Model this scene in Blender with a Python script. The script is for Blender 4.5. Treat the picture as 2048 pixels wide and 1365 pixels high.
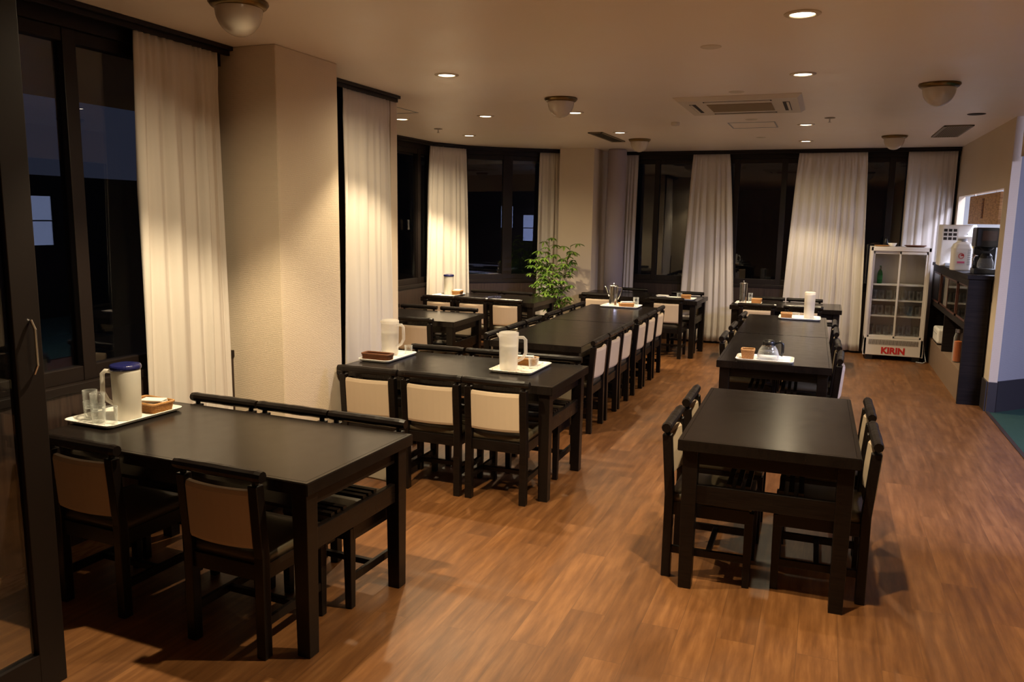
import bpy, bmesh, math, random
from mathutils import Vector, Matrix
random.seed(7)
PI=math.pi; sin=math.sin; cos=math.cos
for o in list(bpy.data.objects): bpy.data.objects.remove(o)
S=bpy.context.scene; C=S.collection
# ---------------------------------------------------------------- camera
psi,th,ro,CH=.3704,.1537,.0152,1.66
F=Vector((-sin(psi)*cos(th),cos(psi)*cos(th),-sin(th))); r0=Vector((cos(psi),sin(psi),0)); u0=r0.cross(F)
R_=r0*cos(ro)+u0*sin(ro); U_=-r0*sin(ro)+u0*cos(ro)
cd=bpy.data.cameras.new('camera'); cam=bpy.data.objects.new('camera',cd); C.objects.link(cam)
m=Matrix.Identity(4)
for i in range(3): m[i][0]=R_[i]; m[i][1]=U_[i]; m[i][2]=-F[i]
m[0][3],m[1][3],m[2][3]=0,0,CH
cam.matrix_world=m; cd.sensor_width=36; cd.lens=1599.85/2048*36; cd.clip_start=.05; cd.clip_end=100
S.camera=cam
# ---------------------------------------------------------------- world, lights, exposure
S.view_settings.view_transform='Standard'; S.view_settings.look='None'; S.view_settings.gamma=1
S.view_settings.use_curve_mapping=False; S.view_settings.exposure=1.64
w=bpy.data.worlds.new('night_sky'); S.world=w; w.use_nodes=True
w.node_tree.nodes['Background'].inputs[0].default_value=(.55,.6,1,1); w.node_tree.nodes['Background'].inputs[1].default_value=.012
CEIL=2.57
WARM=(1,.80,.50); COOL=(.62,.64,1)
LAMPS=[(-2.38,4.88,1.2),(-3.85,6.93,.8),(-2.98,6.92,.7),(-3.86,8.5,2.6),(-2.12,6.89,.6),(-2.13,8.57,.7),(-.17,3.93,.45),(-.21,5.48,.8),(-.26,8.27,1.3),(-.30,9.93,1),(-2.12,2.74,1.8),(-.16,2.95,1.75)]
SPOT_W=40
def lamp_obj(name,kind,loc,energy,color,**k):
    l=bpy.data.lights.new(name,kind); l.energy=energy; l.color=color
    for a,b in k.items(): setattr(l,a,b)
    o=bpy.data.objects.new(name,l); C.objects.link(o); o.location=loc; return o
def area(name,loc,target,size,size_y,energy,color):
    o=lamp_obj(name,'AREA',loc,energy,color,shape='RECTANGLE',size=size,size_y=size_y)
    o.rotation_euler=(Vector(target)-Vector(loc)).to_track_quat('-Z','Y').to_euler(); return o
area('hall_lamp_light',(2.7,4.7,2.48),(2.2,5.3,0),1.2,.3,60,COOL)
o=lamp_obj('kitchen_lamp_light','AREA',(1.95,9.6,2.42),24,(.74,.78,1),shape='RECTANGLE',size=.2,size_y=1.2)
# ---------------------------------------------------------------- materials
def mat(name,col=(.5,.5,.5),rough=.5,metal=0,spec=.5,**k):
    m=bpy.data.materials.new(name); m.use_nodes=True; b=m.node_tree.nodes['Principled BSDF']
    b.inputs['Base Color'].default_value=(*col,1); b.inputs['Roughness'].default_value=rough; b.inputs['Metallic'].default_value=metal
    b.inputs['Specular IOR Level'].default_value=spec
    for a,v in k.items(): b.inputs[a.replace('_',' ')].default_value=v
    return m
def nd(m,t,**k):
    n=m.node_tree.nodes.new(t)
    for a,v in k.items(): setattr(n,a,v)
    return n
def lk(m,a,b): m.node_tree.links.new(a,b)
def coords(m,scale=(1,1,1),rot=(0,0,0),kind='Object'):
    t=nd(m,'ShaderNodeTexCoord'); p=nd(m,'ShaderNodeMapping'); p.inputs['Scale'].default_value=scale; p.inputs['Rotation'].default_value=rot
    lk(m,t.outputs[kind],p.inputs[0]); return p.outputs[0]
def noise(m,vec,scale,detail=3,rough=.5):
    n=nd(m,'ShaderNodeTexNoise'); n.inputs['Scale'].default_value=scale; n.inputs['Detail'].default_value=detail; n.inputs['Roughness'].default_value=rough
    lk(m,vec,n.inputs['Vector']); return n.outputs['Fac']
def ramp(m,fac,stops):
    r=nd(m,'ShaderNodeValToRGB'); e=r.color_ramp.elements
    e[0].position=stops[0][0]; e[0].color=(*stops[0][1],1); e[1].position=stops[-1][0]; e[1].color=(*stops[-1][1],1)
    for p,c in stops[1:-1]:
        x=e.new(p); x.color=(*c,1)
    lk(m,fac,r.inputs[0]); return r.outputs[0]
def bump(m,h,strength=.2,dist=.01):
    b=nd(m,'ShaderNodeBump'); b.inputs['Strength'].default_value=strength; b.inputs['Distance'].default_value=dist
    lk(m,h,b.inputs['Height']); lk(m,b.outputs[0],m.node_tree.nodes['Principled BSDF'].inputs['Normal'])
def B(m): return m.node_tree.nodes['Principled BSDF']
def maprange(m,v,a,b,c,d):
    n=nd(m,'ShaderNodeMapRange'); n.inputs[1].default_value=a; n.inputs[2].default_value=b; n.inputs[3].default_value=c; n.inputs[4].default_value=d
    lk(m,v,n.inputs[0]); return n.outputs[0]
def wood_dark():
    m=mat('black_stained_wood',(.006,.004,.0035),.38,spec=.28)
    v=coords(m,(3,60,60)); n=noise(m,v,3,5,.6); n2=noise(m,coords(m,(1,1,1)),6,3)
    lk(m,ramp(m,n,[(.3,(.003,.002,.0018)),(.7,(.010,.0065,.005))]),B(m).inputs['Base Color'])
    lk(m,maprange(m,n2,.3,.7,.26,.40),B(m).inputs['Roughness']); bump(m,n,.2,.001); return m
def table_top_mat():
    m=mat('black_lacquered_table_top',(.012,.009,.008),.3,spec=.26)
    n=noise(m,coords(m,(4,90,1)),3,5,.65); n2=noise(m,coords(m),14,3,.5); n3=noise(m,coords(m,(30,2,1),(0,0,.7)),8,2)
    lk(m,ramp(m,n,[(.3,(.006,.0045,.004)),(.75,(.014,.010,.008))]),B(m).inputs['Base Color'])
    lk(m,maprange(m,n2,.3,.75,.21,.25),B(m).inputs['Roughness']); bump(m,n,.05,.0005); return m
def floor_mat():
    m=mat('wood_plank_vinyl_floor',(.3,.15,.07),.36)
    v=coords(m,(1,1,1),(0,0,PI/2))
    br=nd(m,'ShaderNodeTexBrick'); lk(m,v,br.inputs['Vector'])
    br.offset=.37; br.inputs['Scale'].default_value=1; br.inputs['Brick Width'].default_value=.92; br.inputs['Row Height'].default_value=.152
    br.inputs['Mortar Size'].default_value=.0012; br.inputs['Color1'].default_value=(0,0,0,1); br.inputs['Color2'].default_value=(1,1,1,1); br.inputs['Mortar'].default_value=(.3,.3,.3,1)
    vv=nd(m,'ShaderNodeVectorMath',operation='ADD'); sc=nd(m,'ShaderNodeVectorMath',operation='SCALE'); lk(m,br.outputs['Color'],sc.inputs[0]); sc.inputs['Scale'].default_value=7
    lk(m,coords(m,(13,1.3,1)),vv.inputs[0]); lk(m,sc.outputs[0],vv.inputs[1])
    g=noise(m,vv.outputs[0],2.2,6,.62)
    c=ramp(m,g,[(.2,(.070,.026,.008)),(.5,(.148,.060,.019)),(.8,(.245,.110,.039))])
    tone=ramp(m,br.outputs['Color'],[(0,(.80,.78,.76)),(1,(1.10,1.10,1.08))])
    mx=nd(m,'ShaderNodeMixRGB',blend_type='MULTIPLY'); mx.inputs[0].default_value=1; lk(m,c,mx.inputs[1]); lk(m,tone,mx.inputs[2])
    m2=nd(m,'ShaderNodeMixRGB',blend_type='MIX'); lk(m,br.outputs['Fac'],m2.inputs[0]); lk(m,mx.outputs[0],m2.inputs[1]); m2.inputs[2].default_value=(.10,.042,.015,1)
    lk(m,m2.outputs[0],B(m).inputs['Base Color'])
    lk(m,maprange(m,noise(m,coords(m),2.5,4,.6),.3,.7,.33,.48),B(m).inputs['Roughness']); bump(m,g,.10,.002); return m
def plaster(name,col,b=.25,rough=.75):
    m=mat(name,col,rough,spec=.3)
    v=coords(m,(1,1,1)); n=noise(m,v,90,3,.6)
    w_=nd(m,'ShaderNodeTexWave',wave_type='BANDS',bands_direction='Z'); w_.inputs['Scale'].default_value=55; w_.inputs['Distortion'].default_value=3; w_.inputs['Detail'].default_value=2; w_.inputs['Detail Scale'].default_value=3
    lk(m,v,w_.inputs['Vector'])
    a=nd(m,'ShaderNodeMath',operation='ADD'); lk(m,n,a.inputs[0]); lk(m,w_.outputs['Fac'],a.inputs[1]); bump(m,a.outputs[0],b,.004)
    n2=noise(m,v,1.5,3); mx=nd(m,'ShaderNodeMixRGB'); lk(m,maprange(m,n2,.3,.7,0,.5),mx.inputs[0]); mx.inputs[1].default_value=(*col,1); mx.inputs[2].default_value=(*[x*.92 for x in col],1)
    lk(m,mx.outputs[0],B(m).inputs['Base Color']); return m
def ceil_mat():
    m=mat('cream_ceiling_paint',(.92,.82,.71),.42,spec=.45)
    n=noise(m,coords(m),3,4,.6); lk(m,maprange(m,n,.3,.7,.33,.5),B(m).inputs['Roughness']); bump(m,noise(m,coords(m),60,3),.08,.004); return m
def cloth(name,col,scale=900,tl=.0):
    m=mat(name,col,.9,spec=.15)
    n=noise(m,coords(m,(1,1,1)),scale*.4,2); bump(m,n,.3,.002)
    n2=noise(m,coords(m,(1,1,.06)),30,3); lk(m,ramp(m,n2,[(.3,tuple(x*.95 for x in col)),(.7,col)]),B(m).inputs['Base Color'])
    if tl:
        t=nd(m,'ShaderNodeBsdfTranslucent'); t.inputs[0].default_value=(*col,1); mx=nd(m,'ShaderNodeMixShader'); mx.inputs[0].default_value=tl
        o=m.node_tree.nodes['Material Output']; lk(m,B(m).outputs[0],mx.inputs[1]); lk(m,t.outputs[0],mx.inputs[2]); lk(m,mx.outputs[0],o.inputs[0])
    return m
def glassy(name,tint=(1,1,1),ior=1.5,rough=0,edge=.0):
    m=bpy.data.materials.new(name); m.use_nodes=True; nt=m.node_tree; nt.nodes.remove(nt.nodes['Principled BSDF'])
    t=nd(m,'ShaderNodeBsdfTransparent'); t.inputs[0].default_value=(*tint,1); g=nd(m,'ShaderNodeBsdfGlossy'); g.inputs['Roughness'].default_value=rough
    f0=((ior-1)/(ior+1))**2; fl=nd(m,'ShaderNodeLayerWeight'); fl.inputs[0].default_value=.5
    pw=nd(m,'ShaderNodeMath',operation='POWER'); lk(m,fl.outputs['Facing'],pw.inputs[0]); pw.inputs[1].default_value=5
    f=nd(m,'ShaderNodeMath',operation='MULTIPLY_ADD'); lk(m,pw.outputs[0],f.inputs[0]); f.inputs[1].default_value=.9; f.inputs[2].default_value=f0
    mx=nd(m,'ShaderNodeMixShader'); lk(m,f.outputs[0],mx.inputs[0]); lk(m,t.outputs[0],mx.inputs[1]); lk(m,g.outputs[0],mx.inputs[2])
    out=mx.outputs[0]
    if edge:
        lw=nd(m,'ShaderNodeLayerWeight'); lw.inputs[0].default_value=.35; d=nd(m,'ShaderNodeBsdfDiffuse'); d.inputs[0].default_value=(.8,.82,.8,1)
        k=nd(m,'ShaderNodeMath',operation='MULTIPLY'); k.inputs[1].default_value=edge; lk(m,lw.outputs['Facing'],k.inputs[0])
        m3=nd(m,'ShaderNodeMixShader'); lk(m,k.outputs[0],m3.inputs[0]); lk(m,out,m3.inputs[1]); lk(m,d.outputs[0],m3.inputs[2]); out=m3.outputs[0]
    lk(m,out,nt.nodes['Material Output'].inputs[0]); return m
def frosted(name,col,tr=.35):
    m=mat(name,col,.35,spec=.5); t=nd(m,'ShaderNodeBsdfTransparent'); t.inputs[0].default_value=(*col,1); l=nd(m,'ShaderNodeBsdfTranslucent'); l.inputs[0].default_value=(*col,1)
    a=nd(m,'ShaderNodeMixShader'); a.inputs[0].default_value=.52; lk(m,B(m).outputs[0],a.inputs[1]); lk(m,l.outputs[0],a.inputs[2])
    b=nd(m,'ShaderNodeMixShader'); b.inputs[0].default_value=tr; lk(m,a.outputs[0],b.inputs[1]); lk(m,t.outputs[0],b.inputs[2]); lk(m,b.outputs[0],m.node_tree.nodes['Material Output'].inputs[0]); return m
def emis(name,col,s):
    m=mat(name,col,.5); B(m).inputs['Emission Color'].default_value=(*col,1); B(m).inputs['Emission Strength'].default_value=s; return m
def wicker_mat(name,a,b):
    m=mat(name,a,.5); n=noise(m,coords(m,(60,60,200)),2,3); lk(m,ramp(m,n,[(.3,a),(.7,b)]),B(m).inputs['Base Color']); return m
M=dict(wood=wood_dark(),top=table_top_mat(),floor=floor_mat(),wall=plaster('cream_woven_wallpaper',(.74,.62,.48)),wall_blue=plaster('pale_hall_wallpaper',(.33,.32,.34)),
 ceil=ceil_mat(),curtain=cloth('off_white_curtain_cloth',(.78,.72,.66),tl=.12),panel=mat('beige_upholstery',(.50,.39,.28),.85,spec=.2),
 vinyl=mat('dark_olive_vinyl',(.075,.058,.034),.36),frame=mat('dark_brown_window_frame',(.010,.006,.005),.45,spec=.3),dado=None,
 glass=glassy('window_glass',(.8,.83,.85),1.62),clear=glassy('clear_glass',(.985,.99,.985),1.5,0,.5),plastic=mat('white_plastic',(.93,.91,.86),.35),
 blue=mat('navy_blue_plastic',(.012,.014,.09),.25),frost=frosted('milky_pitcher_plastic',(.95,.92,.86),.10),frost2=frosted('clouded_clear_plastic',(.97,.95,.92),.60),
 steel=mat('polished_steel',(.62,.60,.57),.18,1),chrome=mat('chrome',(.7,.7,.7),.08,1),brass=mat('aged_brass',(.20,.13,.05),.35,1),
 wick=wicker_mat('golden_brown_wicker',(.33,.15,.045),(.55,.30,.11)),wickd=wicker_mat('dark_brown_wicker',(.10,.03,.012),(.20,.075,.03)),
 paper=mat('white_paper_napkin',(.85,.82,.76),.8),black=mat('black_plastic',(.008,.008,.008),.3),
 globe=mat('milky_lamp_glass',(.62,.55,.45),.18,spec=.6),metalgrey=mat('painted_grille_metal',(.22,.17,.10),.5,.3),
 ac=mat('yellowed_white_casing',(.68,.60,.48),.5),slot=mat('dark_air_slot',(.02,.013,.008),.7),acmesh=None,
 leaf=None,stem=mat('plant_stem_bark',(.10,.075,.035),.8),pot=mat('plain_plant_pot',(.12,.08,.05),.6),soil=mat('potting_soil',(.03,.02,.012),.95),
 fridge=mat('white_enamel',(.72,.66,.61),.4),fridge_in=mat('white_fridge_lining',(.75,.70,.66),.5),red=mat('red_lettering',(.55,.02,.02),.5),greenb=glassy('green_bottle_glass',(.05,.45,.08),1.5,0,.25),
 counter=None,hallmat=None,orange=mat('orange_brown_box',(.45,.12,.03),.5),blackbase=mat('dark_skirting',(.035,.03,.035),.5),board=None,kit=mat('kitchen_white_wall',(.7,.72,.75),.6),
 gold=mat('gold_star_print',(.6,.4,.08),.4),grey=mat('grey_plastic',(.35,.36,.38),.45),ash=mat('smoky_glass_ware',(.6,.6,.58),.2))
def extra():
    m=mat('dark_wood_dado',(.03,.018,.013),.45); n=noise(m,coords(m,(40,40,2)),2,4); lk(m,ramp(m,n,[(.3,(.018,.010,.008)),(.7,(.045,.026,.019))]),B(m).inputs['Base Color']); M['dado']=m
    m=mat('dark_counter_laminate',(.03,.022,.020),.6,spec=.15); n=noise(m,coords(m,(2,2,40)),2,4); lk(m,ramp(m,n,[(.3,(.007,.005,.005)),(.7,(.018,.013,.012))]),B(m).inputs['Base Color']); M['counter']=m
    m=mat('green_entry_carpet',(.02,.12,.09),.95); n=noise(m,coords(m),250,2); bump(m,n,.6,.01); lk(m,ramp(m,n,[(.3,(.005,.030,.022)),(.7,(.012,.065,.048))]),B(m).inputs['Base Color']); M['hallmat']=m
    m=mat('knotty_pine_board',(.40,.22,.09),.55); n=noise(m,coords(m,(2,2,14)),5,4,.6); lk(m,ramp(m,n,[(.3,(.30,.14,.05)),(.6,(.62,.36,.16))]),B(m).inputs['Base Color']); M['board']=m
    m=mat('dusty_filter_mesh',(.30,.21,.10),.7)
    c=nd(m,'ShaderNodeTexChecker'); c.inputs['Scale'].default_value=180; lk(m,coords(m),c.inputs[0]); c.inputs[1].default_value=(.34,.24,.11,1); c.inputs[2].default_value=(.16,.10,.04,1); lk(m,c.outputs[0],B(m).inputs['Base Color']); M['acmesh']=m
    m=mat('fresh_green_leaf',(.10,.22,.03),.45); n=noise(m,coords(m),9,2); lk(m,ramp(m,n,[(.3,(.05,.13,.015)),(.7,(.22,.34,.05))]),B(m).inputs['Base Color']); 
    t=nd(m,'ShaderNodeBsdfTranslucent'); t.inputs[0].default_value=(.2,.35,.05,1); mx=nd(m,'ShaderNodeMixShader'); mx.inputs[0].default_value=.25; lk(m,B(m).outputs[0],mx.inputs[1]); lk(m,t.outputs[0],mx.inputs[2]); lk(m,mx.outputs[0],m.node_tree.nodes['Material Output'].inputs[0]); M['leaf']=m
    M['bulb']=emis('lit_lamp_glass',(1,.86,.62),4)
    M['cool_tube']=emis('lit_cool_tube',(.65,.75,1),6)
    # speckled tray
    m=mat('speckled_tray_plastic',(.82,.78,.70),.35); n=noise(m,coords(m),55,2); lk(m,ramp(m,n,[(.60,(.82,.78,.70)),(.68,(.25,.16,.10))]),B(m).inputs['Base Color']); M['speck']=m
extra()
# ---------------------------------------------------------------- mesh helpers
class MB:
    def __init__(s): s.v=[]; s.f=[]
    def add(s,vs,fs):
        n=len(s.v); s.v+= [tuple(v) for v in vs]; s.f+=[tuple(i+n for i in f) for f in fs]; return s
    def box(s,c,d,rz=0,rx=0,ry=0):
        mm=Matrix.Translation(c)@Matrix.Rotation(rz,4,'Z')@Matrix.Rotation(ry,4,'Y')@Matrix.Rotation(rx,4,'X')
        vs=[mm@Vector((x*d[0]/2,y*d[1]/2,z*d[2]/2)) for x in(-1,1) for y in(-1,1) for z in(-1,1)]
        return s.add(vs,[(0,1,3,2),(4,6,7,5),(0,4,5,1),(2,3,7,6),(0,2,6,4),(1,5,7,3)])
    def span(s,a,b): return s.box([(a[i]+b[i])/2 for i in range(3)],[abs(b[i]-a[i]) for i in range(3)])
    def tube(s,pts,r,n=10,cap=True):
        pts=[Vector(p) for p in pts]; rs=r if isinstance(r,(list,tuple)) else [r]*len(pts); vs=[];fs=[]; ref=None
        for i,p in enumerate(pts):
            d=(pts[min(i+1,len(pts)-1)]-pts[max(i-1,0)]).normalized()
            if ref is None: ref=Vector((0,0,1)) if abs(d.z)<.9 else Vector((1,0,0))
            a=d.cross(ref).normalized(); b=a.cross(d); ref=b
            for k in range(n): t=2*PI*k/n; vs.append(p+(a*cos(t)+b*sin(t))*rs[i])
        for i in range(len(pts)-1):
            for k in range(n): fs.append((i*n+k,i*n+(k+1)%n,(i+1)*n+(k+1)%n,(i+1)*n+k))
        if cap: fs+= [tuple(range(n))[::-1],tuple(range((len(pts)-1)*n,len(pts)*n))]
        return s.add(vs,fs)
    def lathe(s,prof,c=(0,0,0),n=24,sy=1):
        vs=[];fs=[]
        for r,z in prof:
            for k in range(n): t=2*PI*k/n; vs.append((c[0]+r*cos(t),c[1]+r*sin(t)*sy,c[2]+z))
        for i in range(len(prof)-1):
            for k in range(n): fs.append((i*n+k,i*n+(k+1)%n,(i+1)*n+(k+1)%n,(i+1)*n+k))
        if prof[0][0]>1e-5: pass
        return s.add(vs,fs)
    def build(s,name,mt,parent=None,smooth=False,bevel=0,solid=0,segs=2):
        me=bpy.data.meshes.new(name); me.from_pydata(s.v,[],s.f); me.update()
        bm=bmesh.new(); bm.from_mesh(me); bmesh.ops.remove_doubles(bm,verts=bm.verts,dist=1e-5); bmesh.ops.recalc_face_normals(bm,faces=bm.faces); bm.to_mesh(me); bm.free()
        if smooth:
            for p in me.polygons: p.use_smooth=True
        me.materials.append(mt)
        o=bpy.data.objects.new(name,me); C.objects.link(o)
        if parent: o.parent=parent
        if bevel:
            b=o.modifiers.new('bevel','BEVEL'); b.width=bevel; b.segments=segs; b.limit_method='ANGLE'; b.angle_limit=math.radians(40)
        if solid:
            q=o.modifiers.new('solid','SOLIDIFY'); q.thickness=solid; q.offset=0
        if smooth and bevel:
            pass
        return o
def tag(o,label,cat,group=None):
    o['label']=label; o['category']=cat
    if group: o['group']=group
    return o
def thing(name,label,cat,loc=(0,0,0),rz=0,group=None):
    o=bpy.data.objects.new(name,None); C.objects.link(o); o.location=loc; o.rotation_euler=(0,0,rz); o.empty_display_size=.05
    return tag(o,label,cat,group)
def struct(o): o['kind']='structure'; return o
def dup(root,loc=None,rz=None,label=None,group=None):
    r=root.copy(); C.objects.link(r)
    if loc is not None: r.location=loc
    if rz is not None: r.rotation_euler=(0,0,rz)
    if label: r['label']=label
    if group: r['group']=group
    for ch in root.children:
        c=ch.copy(); C.objects.link(c); c.parent=r
        for g in ch.children:
            d=g.copy(); C.objects.link(d); d.parent=c
    return r
# ---------------------------------------------------------------- room shell
WX=-3.28   # left glass plane
FY=11.2    # far glass plane
struct(MB().span((-6,-3,-.1),(1.44,12.2,0)).build('floor',M['floor']))
struct(MB().span((1.44,-3,-.1),(5,12.2,0)).build('floor_hall',M['hallmat']))
struct(MB().span((1.425,4.6,0),(1.455,8.06,.006)).build('trim_1',M['dado']))
struct(MB().span((-6,-3,CEIL),(5,13.2,CEIL+.1)).build('ceiling',M['ceil']))
# walls
struct(MB().span((-3.42,3.745,0),(-2.86,4.34,CEIL)).build('wall_pier',M['wall'],bevel=.006))
struct(MB().span((-3.37,10.33,0),(-2.90,11.35,CEIL)).build('wall_corner',M['wall'],bevel=.004))
struct(MB().span((-5.0,5.56,0),(-3.19,5.66,CEIL)).build('wall_alcove',M['wall']))
struct(MB().span((-6,-3.1,0),(5,-3,CEIL)).build('wall_behind',M['wall']))
b=MB(); b.span((1.43,8.07,0),(1.50,8.30,CEIL)); b.span((1.43,10.95,0),(1.50,11.4,CEIL)); b.span((1.43,8.30,1.98),(1.50,10.95,CEIL)); b.span((1.43,8.30,0),(1.50,10.95,1.19))
struct(b.build('wall_right',M['wall']))
struct(MB().span((1.43,-3,0),(1.53,4.6,CEIL)).build('wall_right_near',M['wall']))
struct(MB().span((1.45,4.6,2.22),(1.55,7.85,CEIL)).build('hall_light_baffle',M['wall']))  # unseen header, added to hold back high light from the hall lamp
# slanted hall wall
dx,dy=1,1.05
b=MB(); L=math.hypot(dx,dy); ex,ey=dx/L,dy/L; nx,ny=-ey,ex
P0=(1.50,8.075); P1=(P0[0]+ex*3.6,P0[1]+ey*3.6)
b.add([(P0[0],P0[1],.28),(P1[0],P1[1],.28),(P1[0]+nx*.05,P1[1]+ny*.05,.28),(P0[0]+nx*.05,P0[1]+ny*.05,.28),(P0[0],P0[1],CEIL),(P1[0],P1[1],CEIL),(P1[0]+nx*.05,P1[1]+ny*.05,CEIL),(P0[0]+nx*.05,P0[1]+ny*.05,CEIL)],[(0,1,2,3),(4,5,6,7),(0,1,5,4),(1,2,6,5),(2,3,7,6),(3,0,4,7)])
struct(b.build('wall_hall',M['wall_blue']))
b=MB(); q=.012
b.add([(P0[0]+ex*s-nx*o,P0[1]+ey*s-ny*o,z) for s in (0,3.6) for o in (q,-.05) for z in (0,.28)],[(0,1,3,2),(4,6,7,5),(0,4,5,1),(2,3,7,6),(0,2,6,4),(1,5,7,3)])
struct(b.build('baseboard_hall',M['blackbase']))
struct(MB().span((1.415,8.075,0),(1.43,8.295,.27)).build('baseboard_right',M['blackbase']))
struct(MB().span((1.43,8.058,0),(1.50,8.07,.27)).build('baseboard_right_end',M['blackbase']))
struct(MB().span((4.6,-3,0),(4.7,11.9,CEIL)).build('wall_hall_far',M['dado']))
# kitchen beyond the serving hatch
struct(MB().span((1.5,12.0,0),(4.6,12.1,CEIL)).build('wall_kitchen',M['kit']))
struct(MB().span((2.28,8.95,0),(2.33,12.0,CEIL)).build('wall_kitchen_side',M['kit']))

def seg(p0,p1):
    v=Vector((p1[0]-p0[0],p1[1]-p0[1],0)); return v.length,math.atan2(v.y,v.x)
def window_run(idx,p0,p1,stiles,sill=.82,head=2.47,low=M['dado'],panes_open=True):
    """dark framed glazing between p0 and p1; stiles are distances of uprights along it"""
    Ln,a=seg(p0,p1); root=None
    def loc(b,name,mt,par=None,**k):
        o=b.build(name,mt,par,**k)
        if par is None: o.location=(p0[0],p0[1],0); o.rotation_euler=(0,0,a)
        return o
    lo=struct(loc(MB().span((0,-.06,0),(Ln,.06,sill-.04)),'wall_below_window_%d'%idx,low))
    st=struct(loc(MB().span((-.0,-.07,sill-.04),(Ln,.08,sill)),'trim_sill_%d'%idx,M['frame'],bevel=.003))
    hd=struct(loc(MB().span((0,-.05,head),(Ln,.06,CEIL)),'trim_head_%d'%idx,M['frame']))
    fr=MB(); fr.span((0,-.03,sill),(Ln,.03,sill+.07)); fr.span((0,-.03,head-.06),(Ln,.03,head))
    for s in stiles: fr.span((s-.035,-.035,sill),(s+.035,.035,head))
    win=struct(loc(fr,'window_%d'%idx,M['frame'],bevel=.003))
    prev=None
    for s in stiles:
        if prev is not None:
            MB().span((prev+.03,-.004,sill+.06),(s-.03,.004,head-.05)).build('pane',M['glass'],win)
        prev=s
    return win
W1=window_run(1,(WX,-2.9),(WX,3.745),[.05,1.3,2.6,3.95,5.31,5.68,6.60],sill=.86)
W2=window_run(2,(WX,4.34),(WX,5.60),[.04,.62,1.22],sill=.86)
W3=window_run(3,(-4.80,5.62),(-4.765,9.29),[.04,1.2,2.6,3.33,3.62])
W4=window_run(4,(-4.765,9.27),(-4.55,9.785),[.04,.52])
W5=window_run(5,(-4.55,9.785),(-3.37,10.70),[.04,.60,.66,1.30,1.45])
W6=window_run(6,(-2.92,FY),(1.43,FY),[.04,.69,1.75,2.35,3.20,3.62,4.31],sill=.82)
# sash handles on the frames
def handle(loc,rz,par=None):
    b=MB(); b.box((0,0,0),(.012,.02,.12)); b.box((0,0,.05),(.03,.02,.02)); b.box((0,0,-.05),(.03,.02,.02)); o=b.build('window_handle',M['steel'],par,bevel=.002); o.location=loc; o.rotation_euler=(0,0,rz); return o
handle((3.03,-.045,1.55),0,W3)
handle((5.31,-.045,1.50),0,W1)
struct(MB().span((WX+.055,-2.9,0),(WX+.075,3.74,.09)).build('baseboard_left',M['board']))
# sliding door leaf at the near left
d1=struct(MB().span((-2.47,1.80,0),(-2.43,1.90,CEIL)).build('door_1',M['frame'],bevel=.003))
b=MB(); b.span((-2.47,.6,0),(-2.43,1.80,.14)); b.span((-2.47,.6,2.35),(-2.43,1.80,CEIL)); b.span((-2.47,.5,0),(-2.43,.6,CEIL)); b.build('door_rail',M['frame'],d1)
MB().span((-2.455,.6,.14),(-2.445,1.80,2.35)).build('door_pane',M['glass'],d1)
MB().tube([(-2.425,1.86,1.30),(-2.408,1.86,1.27),(-2.408,1.86,1.15),(-2.425,1.86,1.12)],.005,8).build('door_handle',M['steel'],d1)
# ground and neighbouring wall outside in the dark
struct(MB().span((-30,-20,-.5),(10,30,-.35)).build('ground_outside',mat('dark_ground',(.02,.02,.02),.9)))
struct(MB().span((-14,15,-.4),(4,15.2,6)).build('wall_outside',mat('dark_outside_wall',(.03,.03,.03),.9)))
struct(MB().span((-12,-14,-.4),(-11.5,15,2.2)).build('wall_outside_left',mat('dark_outside_fence',(.02,.022,.02),.9)))
# round column in the far corner
col=struct(MB().lathe([(.0,0),(.125,0),(.125,CEIL-.03),(.11,CEIL-.001),(0,CEIL-.001)],(-2.665,10.62,0),32).build('wall_column',mat('grey_violet_column_cloth',(.36,.31,.34),.8),smooth=True))
# ---------------------------------------------------------------- curtain rails and curtains
def rail(name,pts,label):
    b=MB()
    for p,q_ in zip(pts,pts[1:]):
        Ln,a=seg(p,q_); c=((p[0]+q_[0])/2,(p[1]+q_[1])/2)
        b.box((c[0],c[1],CEIL-.012),(Ln+.01,.07,.022),a); b.box((c[0],c[1],CEIL-.035),(Ln+.01,.022,.026),a)
    o=b.build(name,M['frame'],bevel=.002); tag(o,label,'curtain rail'); return o
rail('curtain_rail',[(-3.17,1.2),(-3.17,3.735)],'black curtain rail along the ceiling from left picture edge to the pier')
rail('curtain_rail',[(-3.17,4.35),(-3.17,5.62)],'short black curtain rail just beyond the cream pier')
rail('curtain_rail',[(-4.69,5.7),(-4.68,8.17),(-4.66,9.146),(-4.43,9.68),(-4.14,10.0),(-3.385,10.55)],'curved black curtain rail around the alcove windows')
rail('curtain_rail',[(-2.88,11.06),(1.42,11.06)],'long straight black curtain rail across the far wall')
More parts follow.
